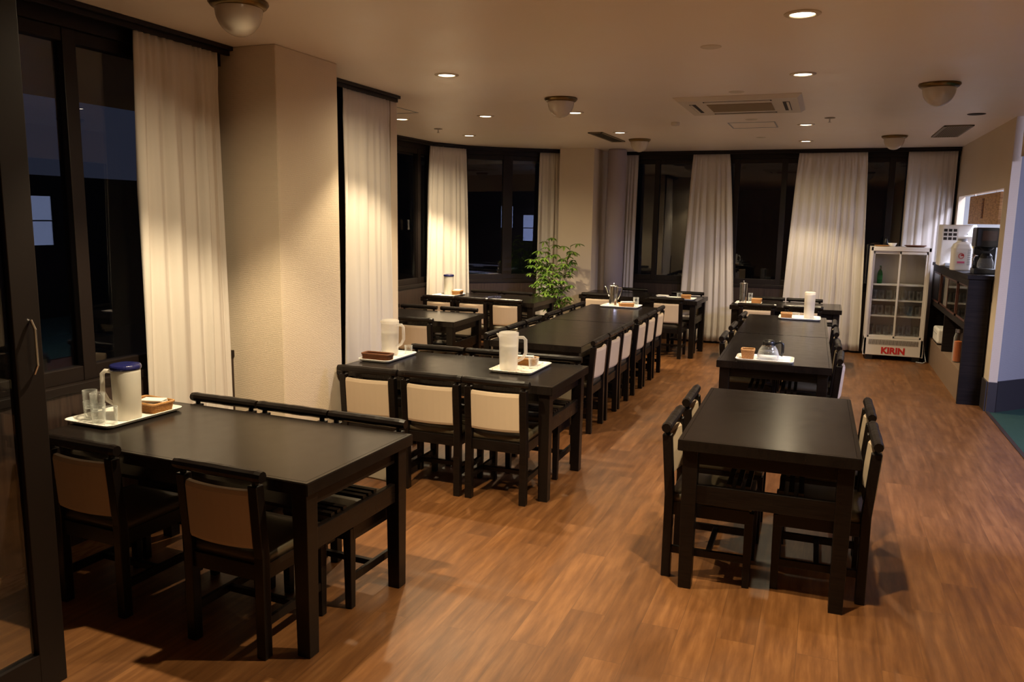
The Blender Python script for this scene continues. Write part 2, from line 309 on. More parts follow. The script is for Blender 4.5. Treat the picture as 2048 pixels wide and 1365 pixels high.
def curtain(name,tl,tr,bl,br,label,folds=6,amp=.035,zt=2.525,zb=.03,seed=1):
    rnd=random.Random(seed); nu=folds*12; nv=26; b=MB(); vs=[]
    ph=[rnd.uniform(-.9,.9) for _ in range(8)]; n=Vector((tr[1]-tl[1],-(tr[0]-tl[0]),0)).normalized()
    hs=[rnd.uniform(.3,1.25) for _ in range(folds*2+3)]
    for j in range(nv+1):
        v=j/nv; z=zt+(zb-zt)*v
        sp=min(1,v*1.15)**.8
        for i in range(nu+1):
            u=i/nu; k=u*folds*2; hk=hs[int(k)]*(1-k%1)+hs[int(k)+1]*(k%1)
            px=(tl[0]*(1-u)+tr[0]*u)*(1-sp)+(bl[0]*(1-u)+br[0]*u)*sp
            py=(tl[1]*(1-u)+tr[1]*u)*(1-sp)+(bl[1]*(1-u)+br[1]*u)*sp
            phase=2*PI*folds*u+1.5*sin(2*PI*u*1.3+ph[0]+v*.9)+.55*sin(2*PI*u*2.7+ph[1]+v*1.6)
            s_=sin(phase); wv=.75*(1.9*abs(sin(phase/2))**.75-1.05)+.30*sin(phase*.47+ph[3]+v)+.12*sin(phase*2.1+ph[4])+.15*s_
            a=amp*(.30+.70*min(1,v*3.5))*hk
            if v<.05: wv=wv*.5+.5*sin(phase*2.0)
            off=a*wv+.012*sin(phase*.5+v*3+ph[2])*v
            if v>.955: off+=.002*(1 if wv>0 else -1)
            vs.append((px+n.x*off,py+n.y*off,z))
    W=nu+1
    b.add(vs,[(j*W+i,j*W+i+1,(j+1)*W+i+1,(j+1)*W+i) for j in range(nv) for i in range(nu)])
    o=b.build(name,M['curtain'],smooth=True,solid=.003); tag(o,label,'curtain'); return o
curtain('curtain',(-3.17,3.08),(-3.17,3.645),(-3.18,3.04),(-3.17,3.655),'big brightly lit curtain hanging left of the cream pier, nearest the camera',6,.036,seed=3)
curtain('curtain',(-3.17,4.87),(-3.17,5.50),(-3.17,4.82),(-3.17,5.56),'curtain just right of the cream pier, behind the clouded pitcher',6,.03,seed=5)
curtain('curtain',(-4.67,9.12),(-4.43,9.66),(-4.70,9.02),(-4.39,9.72),'brightest curtain in the alcove, behind the lidded pitcher',7,.032,seed=8)
curtain('curtain',(-3.66,10.36),(-3.42,10.54),(-3.68,10.34),(-3.40,10.55),'narrow curtain behind the leafy plant at alcove end',4,.022,seed=9)
curtain('curtain',(-2.85,11.03),(-2.47,11.05),(-2.86,11.03),(-2.49,11.04),'dim violet-grey curtain partly hidden behind the round column',7,.03,seed=12)
curtain('curtain',(-1.735,11.06),(-1.262,11.06),(-1.83,11.04),(-1.10,11.04),'flared far curtain between two dark panes, behind the small square table',7,.034,seed=14)
curtain('curtain',(-.40,11.06),(.40,11.06),(-.50,11.04),(.475,11.04),'widest far curtain, just left of the drinks fridge',9,.035,seed=17)
curtain('curtain',(.86,11.07),(1.395,11.07),(.86,11.10),(1.395,11.10),'rightmost far curtain rising behind the drinks fridge',7,.028,seed=21)
# ---------------------------------------------------------------- dining tables
def make_table(w,l,label,loc,rz,shelf=True):
    """w along local x, l along local y (l = long side)"""
    t=thing('dining_table',label,'table',loc,rz,'black dining tables')
    me=bpy.data.meshes.new('tabletop'); bm=bmesh.new(); bmesh.ops.create_cube(bm,size=1)
    for v in bm.verts: v.co=Vector((v.co.x*w,v.co.y*l,v.co.z*.05+.675))
    bm.faces.ensure_lookup_table(); tf=[f for f in bm.faces if f.normal.z>.9]
    bmesh.ops.bevel(bm,geom=[e for e in bm.edges],offset=.003,segments=2,affect='EDGES')
    tf=[max(bm.faces,key=lambda f:f.calc_area() if f.normal.z>.9 else 0)]
    bmesh.ops.inset_region(bm,faces=tf,thickness=.022); bmesh.ops.inset_region(bm,faces=tf,thickness=.0015,depth=-.002); bmesh.ops.inset_region(bm,faces=tf,thickness=.0015,depth=.002)
    bm.to_mesh(me); bm.free(); me.materials.append(M['top']); o=bpy.data.objects.new('tabletop',me); C.objects.link(o); o.parent=t
    lx,ly=w/2-.055,l/2-.055
    b=MB(); b.span((-lx,-ly-.012,.585),(lx,-ly+.012,.65)); b.span((-lx,ly-.012,.585),(lx,ly+.012,.65)); b.span((-lx-.012,-ly,.585),(-lx+.012,ly,.65)); b.span((lx-.012,-ly,.585),(lx+.012,ly,.65)); b.build('apron',M['wood'],t,bevel=.002)
    for sx in(-1,1):
        for sy in(-1,1):
            vs=[(sx*lx+a*hw,sy*ly+c*hw,z) for z,hw in((0,.029),(.65,.034)) for a in(-1,1) for c in(-1,1)]
            MB().add(vs,[(0,1,3,2),(4,6,7,5),(0,4,5,1),(2,3,7,6),(0,2,6,4),(1,5,7,3)]).build('leg',M['wood'],t,bevel=.003)
    for sy in(-1,1): MB().span((-lx,sy*ly-.013,.405),(lx,sy*ly+.013,.49)).build('end_rail',M['wood'],t,bevel=.003)
    if shelf:
        b=MB()
        for x in (-.15,-.11,-.07,.07,.11,.15): b.span((x-.011,-ly,.492),(x+.011,ly,.506))
        b.build('slatted_shelf',M['wood'],t)
    return t
T={}
HP=PI/2
T['T1']=make_table(.75,1.47,'dark table at near left carrying the blue-lidded pitcher and stacked glasses',(-2.400,2.709,0),HP-.035)
T['T2']=make_table(.75,1.45,'dark table beyond the cream pier carrying two trays with clouded pitchers',(-2.126,4.634,0),HP-.003)
T['T4']=make_table(.75,1.5,'bare dark table just behind the two-tray table, beside the second curtain',(-3.886,6.933,0),HP+.025)
T['T5']=make_table(.75,1.46,'dark alcove table in front of the brightest curtain, left of the plant',(-3.75,8.863,0),HP-.03)
T['T3']=make_table(.75,1.2,'bare dark table at near right with four chairs, shorter than the rest',(-.184,4.066,0),.013)
T['L1']=make_table(.75,1.5,'bare front table of the long central row, seen end-on',(-2.042,6.488,0),-.004)
T['L2']=make_table(.76,1.5,'rear table of the central row carrying the steel water pitcher',(-2.05,7.996,0),.01)
T['R1']=make_table(.75,1.5,'dark table carrying the coffee decanter, behind the bare near-right table',(-.292,6.371,0),.015)
T['R2']=make_table(.75,1.5,'dark table carrying the tall white pitcher, in the right-hand row',(-.314,7.883,0),.014)
T['T6']=make_table(.75,.85,'bare dark table right of the plant, in front of the column',(-2.475,10.17,0),HP,False)
T['T7']=make_table(.70,.66,'small square dark table with white papers, before the flared far curtain',(-1.70,10.00,0),HP-.05,False)
T['T8']=make_table(.72,1.2,'dark table against the far window carrying the tall steel pot',(-.39,9.80,0),HP+.0)
# ---------------------------------------------------------------- chairs
def make_chair(label):
    t=thing('dining_chair',label,'chair',(0,0,0),0,'dining chairs')
    W=.172; yb=-.185; yf=.175
    for sx in(-1,1):
        vs=[(sx*W+a*.021,y+c*.021,z) for z,y in((0,yb-.002),(.40,yb),(.685,yb-.022)) for a in(-1,1) for c in(-1,1)]
        fs=[(0,1,3,2),(8,10,11,9)]
        for k in(0,4): fs+=[(k,k+4,k+5,k+1),(k+2,k+3,k+7,k+6),(k,k+2,k+6,k+4),(k+1,k+5,k+7,k+3)]
        MB().add(vs,fs).build('leg',M['wood'],t,bevel=.004)
    for sx in(-1,1):
        vs=[(sx*(W-.01)+a*h,yf+c*h,z) for z,h in((0,.016),(.36,.020)) for a in(-1,1) for c in(-1,1)]
        MB().add(vs,[(0,1,3,2),(4,6,7,5),(0,4,5,1),(2,3,7,6),(0,2,6,4),(1,5,7,3)]).build('leg',M['wood'],t,bevel=.003)
    # hewn round top rail with short dowels
    b=MB(); n=14; rs=[]; pts=[]
    rnd=random.Random(4)
    for i in range(17):
        x=-.208+.416*i/16; pts.append((x,yb-.024,.719)); rs.append(.0235+rnd.uniform(-.0012,.0012)+(-.003 if i in(0,16) else 0))
    b.tube(pts,rs,10)
    for sx in(-1,1): b.tube([(sx*W,yb-.022,.680),(sx*W,yb-.023,.702)],.012,8)
    b.build('top_rail',M['wood'],t)
    # upholstered back: gently bowed slab
    b=MB(); vs=[]; nx_=8
    prof=[(-.013,.435),(-.018,.450),(-.018,.645),(-.012,.662),(.006,.664),(.016,.650),(.018,.55),(.014,.445),(0,.434)]
    for i in range(nx_+1):
        u=-1+2*i/nx_; x=u*.150; bow=-.020*(1-u*u)
        for dy_,z in prof: vs.append((x,yb-.006-(z-.43)*.07+bow+dy_,z))
    n=len(prof); fs=[(i*n+k,i*n+(k+1)%n,(i+1)*n+(k+1)%n,(i+1)*n+k) for i in range(nx_) for k in range(n)]+[tuple(range(n)),tuple(range(nx_*n,(nx_+1)*n))]
    b.add(vs,fs); bp=b.build('backrest',M['panel'],t,bevel=.002); bp['label']='beige upholstered back panel'
    # seat cushion
    b=MB(); vs=[]; N=8
    for j in range(N+1):
        for i in range(N+1):
            u=-1+2*i/N; v=-1+2*j/N; z=.405+.016*(1-u**4)*(1-v**4)
            vs.append((u*.176,-.0+v*.18,z))
    top=[(j*(N+1)+i,j*(N+1)+i+1,(j+1)*(N+1)+i+1,(j+1)*(N+1)+i) for j in range(N) for i in range(N)]
    rim=[i for i in range(N+1)]+[j*(N+1)+N for j in range(1,N+1)]+[N*(N+1)+i for i in range(N-1,-1,-1)]+[j*(N+1) for j in range(N-1,0,-1)]
    base=len(vs); vs+=[(vs[k][0]*1.02,vs[k][1]*1.02,.368) for k in rim]
    side=[(rim[k],rim[(k+1)%len(rim)],base+(k+1)%len(rim),base+k) for k in range(len(rim))]
    b.add(vs,top+side+[tuple(range(base,base+len(rim)))]); b.build('seat',M['vinyl'],t,smooth=True)
    b=MB(); b.span((-W,yf-.01,.305),(W,yf+.012,.368)); b.span((-W,yb-.01,.305),(W,yb+.012,.368))
    for sx in(-1,1): b.span((sx*W-.011,yb,.305),(sx*W+.011,yf,.368))
    b.build('seat_frame',M['wood'],t,bevel=.002)
    for sx in(-1,1): MB().span((sx*(W-.005)-.009,yb+.015,.115),(sx*(W-.005)+.009,yf-.012,.150)).build('stretcher',M['wood'],t,bevel=.002)
    MB().span((-W+.01,-.012,.120),(W-.01,.012,.146)).build('stretcher',M['wood'],t,bevel=.002)
    return t
chair0=None
def chair(railpos,face,label,jit=0):
    """railpos = xy of the middle of the back (post line); face = direction the sitter looks"""
    global chair0
    rz={'+y':0,'-y':PI,'+x':-HP,'-x':HP}[face]+jit
    x=railpos[0]-(-sin(rz))*(-.190); y=railpos[1]-(cos(rz))*(-.190)
    if chair0 is None:
        chair0=make_chair(label); chair0.location=(x,y,0); chair0.rotation_euler=(0,0,rz); return chair0
    return dup(chair0,(x,y,0),rz,label)
A='dark chair with beige back '
J=.015
chair((-2.77,2.318),'+y',A+'before blue-lidded pitcher table, left of pair',-.035)
chair((-2.04,2.285),'+y',A+'before blue-lidded pitcher table, nearest the camera',-.035)
for x,n,j in((-2.79,'leftmost, by the bright curtain',-.03),(-2.36,'middle, before the cream pier',-.04),(-1.935,'rightmost, by the aisle',-.04)):
    chair((x,3.145+(x+2.79)*-.035),'-y',A+'behind blue-lidded pitcher table, '+n,j)
for x,n in((-2.565,'leftmost, beside the pier'),(-2.135,'middle of three'),(-1.715,'rightmost, by the aisle')):
    chair((x,4.185),'+y',A+'near side of the two-tray table, '+n,.0)
for x,n in((-2.55,'leftmost of three'),(-2.115,'middle of three'),(-1.68,'rightmost, behind the second pitcher')):
    chair((x,5.075),'-y',A+'far side of the two-tray table, '+n,0)
for s,x in(('left',-.605),('right',.245)):
    for y,n in((3.77,'nearer the camera'),(4.32,'farther from the camera')):
        if s=='left': chair((x,y),'+x',A+'left of the bare near-right table, '+n,.01)
        else: chair((x,y+.05),'-x',A+'right of the bare near-right table, '+n,.01)
ordn=['first','second','third','fourth','fifth','sixth']
for i,y in enumerate((6.04,6.50,6.94,7.54,7.99,8.45)):
    chair((-1.622,y),'-x',A+'aisle side of the central row, '+ordn[i]+' from the camera',0)
for i,y in enumerate((6.04,6.50,6.95,7.54,7.99,8.44)):
    chair((-2.475,y),'+x',A+'window side of the central row, '+ordn[i]+' from the camera',0)
for i,y in enumerate((6.72,7.42,8.33)):
    chair((-.715,y),'+x',A+'left of the coffee decanter row, '+ordn[i]+' from the camera',[.02,.0,-.03][i])
for i,y in enumerate((6.02,6.62,7.42,8.0)):
    chair((.130-.008*i,y),'-x',A+'right of the coffee decanter row, '+ordn[i]+' from the camera',[-.03,.02,.0,.0][i])
chair((-3.49,6.48),'+y',A+'near side of the bare table by the second curtain',0)
for x,n in((-4.36,'leftmost'),(-3.92,'middle'),(-3.46,'rightmost')):
    chair((x,7.38),'-y',A+'far side of the bare table by the second curtain, '+n,0)
for x,n in((-4.19,'leftmost'),(-3.77,'middle'),(-3.35,'rightmost')):
    chair((x,8.42),'+y',A+'near side of the alcove table, '+n+' of three',0)
for x,n in((-3.98,'left'),(-3.56,'right')):
    chair((x,9.31),'-y',A+'far side of the alcove table, '+n+' of two',0)
chair((-1.735,9.58),'+y',A+'in front of the small square table with papers',-.03)
chair((-2.62,9.70),'+y',A+'in front of the bare table before the column',0)
chair((-2.40,10.64),'-y',A+'behind the bare table before the column',0)
chair((-1.63,10.46),'-y',A+'behind the small square table with papers',0)
for x,n in((-.68,'left'),(-.19,'right')): chair((x,9.38),'+y',A+'in front of the far window table, '+n+' of two',0)
for x,n in((-.63,'left'),(-.20,'right')): chair((x,10.25),'-y',A+'behind the far window table, '+n+' of two',0)
# ---------------------------------------------------------------- tableware
def rrect(w,l,r,n=5):
    pts=[]
    for cx,cy,a0 in((w/2-r,l/2-r,0),(-w/2+r,l/2-r,HP),(-w/2+r,-l/2+r,PI),(w/2-r,-l/2+r,3*HP)):
        for k in range(n+1): a=a0+HP*k/n; pts.append((cx+r*cos(a),cy+r*sin(a)))
    return pts
TZ=.7002
def tray(x,y,w,l,rz,label,mt='plastic',cat='tray'):
    b=MB(); rings=[(w-.05,l-.05,.0,.02),(w-.02,l-.02,.006,.03),(w,l,.018,.035),(w-.006,l-.006,.0195,.033),(w-.03,l-.03,.0075,.028),(w-.05,l-.05,.0055,.02)]
    vs=[];k=0
    for a,c,z,r in rings:
        p=rrect(a,c,r); k=len(p); vs+=[(q[0],q[1],z) for q in p]
    fs=[(i*k+j,i*k+(j+1)%k,(i+1)*k+(j+1)%k,(i+1)*k+j) for i in range(len(rings)-1) for j in range(k)]
    fs+=[tuple(range(k)),tuple(range((len(rings)-1)*k,len(rings)*k))]
    b.add(vs,fs); o=b.build('serving_tray',M[mt],smooth=False); o.location=(x,y,TZ); o.rotation_euler=(0,0,rz); tag(o,label,cat,'serving trays'); return o
TT=TZ+.0057
def glassware(x,y,z,label,h=.085,r=.032,n=20,group='drinking glasses'):
    b=MB(); b.lathe([(0,.0),(r*.82,0),(r*.88,.006),(r*.95,h*.6),(r,h),(r-.0022,h),(r*.93-.002,h*.6),(r*.84-.002,.012),(0,.010)],(0,0,0),n)
    o=b.build('drinking_glass',M['clear'],smooth=True); o.location=(x,y,z); tag(o,label,'glass',group); return o
def pitcher(x,y,z,rz,label,h=.26,r=.06,body='frost2',lid=None,hand=True,handmat=None,spout=True,sq=1,fill=True):
    t=thing('water_pitcher',label,'pitcher',(x,y,z),rz,'water pitchers')
    b=MB(); b.lathe([(0,0),(r*.86,0),(r*.92,.008),(r,h*.9),(r*1.0,h),(r-.003,h),(r-.003,h*.9),(r*.9-.003,.012),(0,.010)],(0,0,0),32); b.build('body',M[body],t,smooth=True)
    if fill:
        b=MB(); b.lathe([(0,.011),(r*.90-.004,.012),(r*.97-.004,h*.66),(0,h*.66)],(0,0,0),28); f=b.build('water',M['frost'] if body=='frost' else M['clear'],t,smooth=False)
    if hand:
        hp=[(r*.95,0,h*.90),(r+.035,0,h*.91),(r+.05,0,h*.85),(r+.052,0,h*.5),(r+.03,0,h*.34),(r*.94,0,h*.26)]
        MB().tube(hp,[.009,.010,.011,.011,.010,.009],10).build('handle',M[handmat or body],t,smooth=True)
    if lid:
        b=MB(); b.lathe([(0,h+.018),(r*.6,h+.018),(r*1.02,h+.012),(r*1.08,h+.004),(r*1.08,h-.004),(r*1.02,h-.012),(0,h-.012)],(0,0,0),32); b.build('lid',M[lid],t,smooth=False,bevel=.002)
        b=MB(); b.box((0,-r*1.04,h-.022),(.052,.016,.032)); l2=b.build('spout_tab',M[lid],t,bevel=.003)
        MB().box((0,-r*1.04-.009,h-.017),(.036,.002,.008)).build('tab_slot',M['plastic'],l2)
    else:
        b=MB(); b.lathe([(r*1.01,h-.006),(r*1.01,h+.004),(r*.8,h+.009),(0,h+.009)],(0,0,0),28); b.build('lid',M[body],t,smooth=True)
    if spout:
        a=PI; b=MB(); b.add([(r*cos(a-.25),r*sin(a-.25),h-.004),(r*1.38*cos(a),r*1.38*sin(a),h-.006),(r*cos(a+.25),r*sin(a+.25),h-.004),(r*cos(a),r*sin(a),h*.82)],[(0,1,3),(1,2,3)]); b.build('spout',M[body],t,solid=.002)
    return t
def basket(x,y,z,rz,w,l,h,label,mt='wick',flare=1.12,group='wicker baskets'):
    t=thing('wicker_basket',label,'basket',(x,y,z),rz,group)
    rows=12; b=MB(); vs=[]; P=96
    def ring(s,zz,off):
        base=rrect(w*s,l*s,min(w,l)*.12,5)
        # resample
        pts=[Vector((p[0],p[1],0)) for p in base]; L_=[(pts[(i+1)%len(pts)]-pts[i]).length for i in range(len(pts))]; tot=sum(L_); out=[]
        i=0;acc=0
        for k in range(P):
            d=tot*k/P
            while acc+L_[i]<d: acc+=L_[i]; i+=1
            p=pts[i].lerp(pts[(i+1)%len(pts)],(d-acc)/max(L_[i],1e-9)); tdir=(pts[(i+1)%len(pts)]-pts[i]).normalized(); nn=Vector((tdir.y,-tdir.x,0)); out.append(p+nn*off(k))
        return [(p.x,p.y,zz) for p in out]
    for j in range(rows*2+1):
        f=j/(rows*2); row=j//2; odd=j%2
        vs+=ring(1/flare+(1-1/flare)*f,.002+f*(h-.004),lambda k:(.0028*sin(k*PI/2+PI*row)+(.0018 if odd else -.001)))
    fs=[(j*P+k,j*P+(k+1)%P,(j+1)*P+(k+1)%P,(j+1)*P+k) for j in range(rows*2) for k in range(P)]
    b.add(vs,fs+[tuple(range(P))]); b.build('woven_body',M[mt],t,solid=.003)
    rp=[(p[0],p[1],h) for p in rrect(w*1.01,l*1.01,min(w,l)*.12,6)]; rp.append(rp[0]); rp.append(rp[1])
    MB().tube(rp,.006,8,False).build('rim',M[mt],t,smooth=True)
    return t
def napkins(x,y,z,rz,w,l,label,cat='napkins'):
    b=MB(); rnd=random.Random(int(abs(x*997)))
    for k in range(4): b.box((rnd.uniform(-.006,.006),rnd.uniform(-.006,.006),.006+k*.009),(w,l,.007),rnd.uniform(-.12,.12),rnd.uniform(-.06,.06))
    o=b.build('napkin_stack',M['paper'],bevel=.002); o.location=(x,y,z); o.rotation_euler=(0,0,rz); tag(o,label,cat); return o
# near-left table
tray(-3.035,2.775,.30,.44,-.035,'white tray at the left end of the near-left table')
pitcher(-2.975,2.735,TT,PI+.3,'tall milky pitcher with navy blue lid on the near-left table',.245,.064,'frost','blue',True,'frost',False)
gp=[(-3.115,2.655),(-3.035,2.625)]
for i,(x,y) in enumerate(gp):
    s='left' if i==0 else 'right'
    glassware(x,y,TT,'clear glass at the bottom of the '+s+' stack beside the blue-lidded pitcher')
    glassware(x,y,TT+.052,'clear glass on top of the '+s+' stack beside the blue-lidded pitcher')
glassware(-2.945,2.610,TT,'single unstacked clear glass in front of the blue-lidded pitcher')
basket(-3.015,2.905,TT,-.1,.20,.125,.045,'golden wicker basket on the tray with the blue-lidded pitcher')
napkins(-2.995,2.905,TT+.020,.3,.11,.06,'white folded napkins in the golden basket of the near-left table')
# two-tray table
tray(-2.728,4.70,.24,.42,.0,'bright white tray at the left end of the two-tray table')
pitcher(-2.765,4.79,TT,-.1,'clouded clear pitcher under the lamp, left tray of the two-tray table',.235,.062,'frost2')
basket(-2.728,4.562,TT,0,.20,.075,.045,'dark brown oblong wicker basket on the left tray of the two-tray table','wickd',1.05)
glassware(-2.665,4.87,TT,'small clear glass behind the handle of the left clouded pitcher',.06,.028)
tray(-1.77,4.725,.29,.42,-.01,'speckled cream tray at the right end of the two-tray table','speck')
pitcher(-1.815,4.62,TT,.0,'clouded clear pitcher on the speckled tray of the two-tray table',.235,.062,'frost2')
glassware(-1.69,4.74,TT,'clear glass on the speckled tray, right of the pitcher',.07,.034)
basket(-1.80,4.85,TT,0,.18,.09,.045,'brown wicker basket on the speckled tray, behind the pitcher')
napkins(-1.79,4.85,TT+.022,.15,.11,.05,'white napkins in the basket behind the speckled-tray pitcher')
# alcove table
tray(-4.26,8.82,.28,.42,-.03,'white tray on the alcove table before the brightest curtain')
pitcher(-4.29,8.87,TT,PI,'milky pitcher with navy lid before the brightest curtain in the alcove',.235,.060,'frost','blue',False,None,False)
basket(-4.175,8.88,TT,0,.115,.09,.05,'small wicker basket of napkins on the alcove table')
napkins(-4.175,8.88,TT+.03,0,.09,.07,'heap of white napkins in the small alcove basket')
# central row far table
tray(-2.06,8.62,.42,.30,.0,'white tray at the far end of the central row')
def steel_pot(x,y,rz,label,h,r,handles=True):
    t=thing('steel_pot',label,'pot',(x,y,TT),rz)
    MB().lathe([(0,0),(r*.98,0),(r,.004),(r*.97,h*.5),(r,h*.93),(r*1.03,h*.95),(r*1.03,h*.97),(0,h*.97)],(0,0,0),28).build('body',M['steel'],t,smooth=False,bevel=.001)
    b=MB(); b.lathe([(0,h*1.02),(r*.7,h*1.01),(r*1.08,h*.98),(r*1.08,h*.965),(0,h*.965)],(0,0,0),28); l=b.build('lid',M['steel'],t,smooth=True)
    b=MB(); b.lathe([(0,h*1.10),(.008,h*1.09),(.009,h*1.07),(.005,h*1.05),(.006,h*1.01),(0,h*1.01)],(0,0,0),14); b.build('knob',M['steel'],l,smooth=True)
    if handles:
        MB().tube([(r,0,h*.88),(r+.04,0,h*.90),(r+.045,0,h*.82),(r+.02,0,h*.5),(r,0,h*.30)],.0045,8).build('handle',M['chrome'],t,smooth=True)
        MB().tube([(-r,0,h*.45),(-r-.02,0,h*.6),(-r-.045,0,h*.88),(-r-.055,0,h*.92)],[.012,.010,.007,.006],8).build('spout',M['chrome'],t,smooth=True)
    return t
steel_pot(-2.165,8.68,0,'steel water pitcher with spout on the far end of the central row',.225,.048)
basket(-2.00,8.60,TT,.5,.16,.08,.04,'small wicker basket heaped with white packets beside the steel water pitcher')
napkins(-2.00,8.60,TT+.022,.5,.13,.06,'white sugar packets heaped in the basket beside the steel water pitcher','packets')
for i,(x,y) in enumerate(((-1.915,8.70),(-1.90,8.62))):
    glassware(x,y,TT,'lower glass of the %s stack on the steel pitcher tray'%('back','front')[i],.06,.03)
    glassware(x,y,TT+.04,'upper glass of the %s stack on the steel pitcher tray'%('back','front')[i],.06,.03)
# right row
tray(-.345,5.76,.385,.25,.015,'narrow white tray at the front of the coffee decanter table')
basket(-.46,5.755,TT,.05,.085,.085,.065,'small square wicker basket beside the coffee decanter','wick',1.25)
t=thing('coffee_decanter','glass coffee decanter of water with black lid and handle','decanter',(-.325,5.765,TT),0)
MB().lathe([(0,0),(.066,0),(.074,.012),(.075,.03),(.062,.07),(.040,.105),(.040,.115),(.037,.115),(.037,.105),(.059,.07),(.072,.03),(.070,.014),(0,.004)],(0,0,0),32).build('bowl',M['clear'],t,smooth=True)
MB().lathe([(0,.006),(.068,.014),(.070,.03),(.061,.062),(0,.062)],(0,0,0),28).build('water',M['clear'],t,smooth=True)
MB().lathe([(.043,.100),(.043,.122),(.040,.130),(.030,.138),(0,.140)],(0,0,0),28).build('lid',M['black'],t,smooth=True)
MB().tube([(.040,0,.112),(.075,0,.128),(.092,0,.115),(.094,0,.06),(.088,0,.03)],[.009,.011,.011,.010,.008],10).build('handle',M['black'],t,smooth=True)
MB().lathe([(.043,.098),(.0435,.102),(.043,.106)],(0,0,0),28).build('collar',M['steel'],t)
tray(-.20,8.43,.395,.31,.01,'white tray holding the tall white pitcher in the right-hand row')
basket(-.325,8.43,TT,.1,.10,.10,.045,'wicker basket on the tray of the tall white pitcher')
glassware(-.235,8.47,TT,'short clear glass between basket and tall white pitcher',.05,.035)
t=pitcher(-.115,8.47,TT,PI*.6,'tall white translucent pitcher in the right-hand row',.255,.052,'frost',None,False,None,False)
# far window table
tray(-.80,9.66,.29,.30,0,'tray with the tall steel pot on the far window table')
steel_pot(-.865,9.66,0,'tall plain steel pot on the table against the far window',.24,.042,False)
glassware(-.785,9.69,TT,'lower glass of the stack beside the tall steel pot',.07,.026); glassware(-.785,9.69,TT+.05,'upper glass of the stack beside the tall steel pot',.07,.026)
basket(-.715,9.71,TT,0,.11,.08,.055,'orange-brown wicker basket beside the tall steel pot')
# small square table
tray(-1.60,9.80,.34,.24,-.05,'white tray on the small square table before the flared curtain')
napkins(-1.84,9.86,TZ,0,.13,.12,'white papers lying on the small square table','paper')
glassware(-1.635,9.86,TT,'clear glass on the tray of the small square table',.065,.033)
basket(-1.545,9.80,TT,.1,.11,.08,.05,'orange-brown wicker basket on the small square table')
# ---------------------------------------------------------------- plant
def plant():
    t=thing('potted_plant','tall leafy green plant standing between the alcove table and the far wall','plant',(-3.27,9.88,0))
    MB().lathe([(0,0),(.12,0),(.15,.26),(.16,.27),(.16,.29),(.14,.29),(.13,.25),(0,.25)],(0,0,0),28).build('pot',M['pot'],t,smooth=True)
    MB().lathe([(0,.262),(.135,.255)],(0,0,0),20).build('soil',M['soil'],t)
    rnd=random.Random(11); st=MB(); lf=MB()
    def leaf(p,d,L,w,up):
        d=d.normalized(); sd=d.cross(up); sd=sd.normalized() if sd.length>.01 else Vector((1,0,0)); nn=sd.cross(d)
        a=p; vs=[a]; 
        for s,ww in((.3,.8),(.6,1),(.85,.55)):
            c=p+d*L*s-nn*0-Vector((0,0,1))*(L*.25*s*s); vs+=[c-sd*w*ww/2+nn*.004,c-nn*.003,c+sd*w*ww/2+nn*.004]
        vs.append(p+d*L-Vector((0,0,1))*L*.3)
        lf.add(vs,[(0,1,2),(0,2,3),(1,4,5,2),(2,5,6,3),(4,7,8,5),(5,8,9,6),(7,10,8),(8,10,9)])
    for s in range(7):
        a=rnd.uniform(0,2*PI); lean=rnd.uniform(.06,.21); h=[1.38,1.30,1.18,1.05,1.22,.92,1.12][s]
        if s==0: lean=.04
        pts=[]
        for k in range(9):
            f=k/8; pts.append(Vector((cos(a)*(.05+lean*f**1.2)+.012*sin(7*f+s),sin(a)*(.05+lean*.5*f)+.01*cos(5*f+s),.25+(h-.25)*f)))
        st.tube(pts,[.007-.0045*k/8 for k in range(9)],6)
        for q_ in range(19):
            f=.28+.72*q_/18; k=min(7,int(f*8)); p=pts[k].lerp(pts[k+1],f*8-k)
            az=q_*2.4+s; Lp=rnd.uniform(.06,.14)*(1.15-f*.4); dd=Vector((cos(az),sin(az),rnd.uniform(.1,.6)))
            e=p+dd*Lp; st.tube([p,p+dd*Lp*.6+Vector((0,0,.01)),e],[.0025,.002,.0015],4)
            nl=rnd.choice((5,6,7))
            for i in range(nl):
                aa=2*PI*i/nl+rnd.uniform(-.2,.2); ld=Vector((cos(aa),sin(aa),rnd.uniform(-.7,-.15)))+dd*.35
                leaf(e,ld,rnd.uniform(.06,.105),rnd.uniform(.024,.036),Vector((0,0,1)))
    st.build('stems',M['stem'],t,smooth=True); lf.build('foliage',M['leaf'],t)
plant()
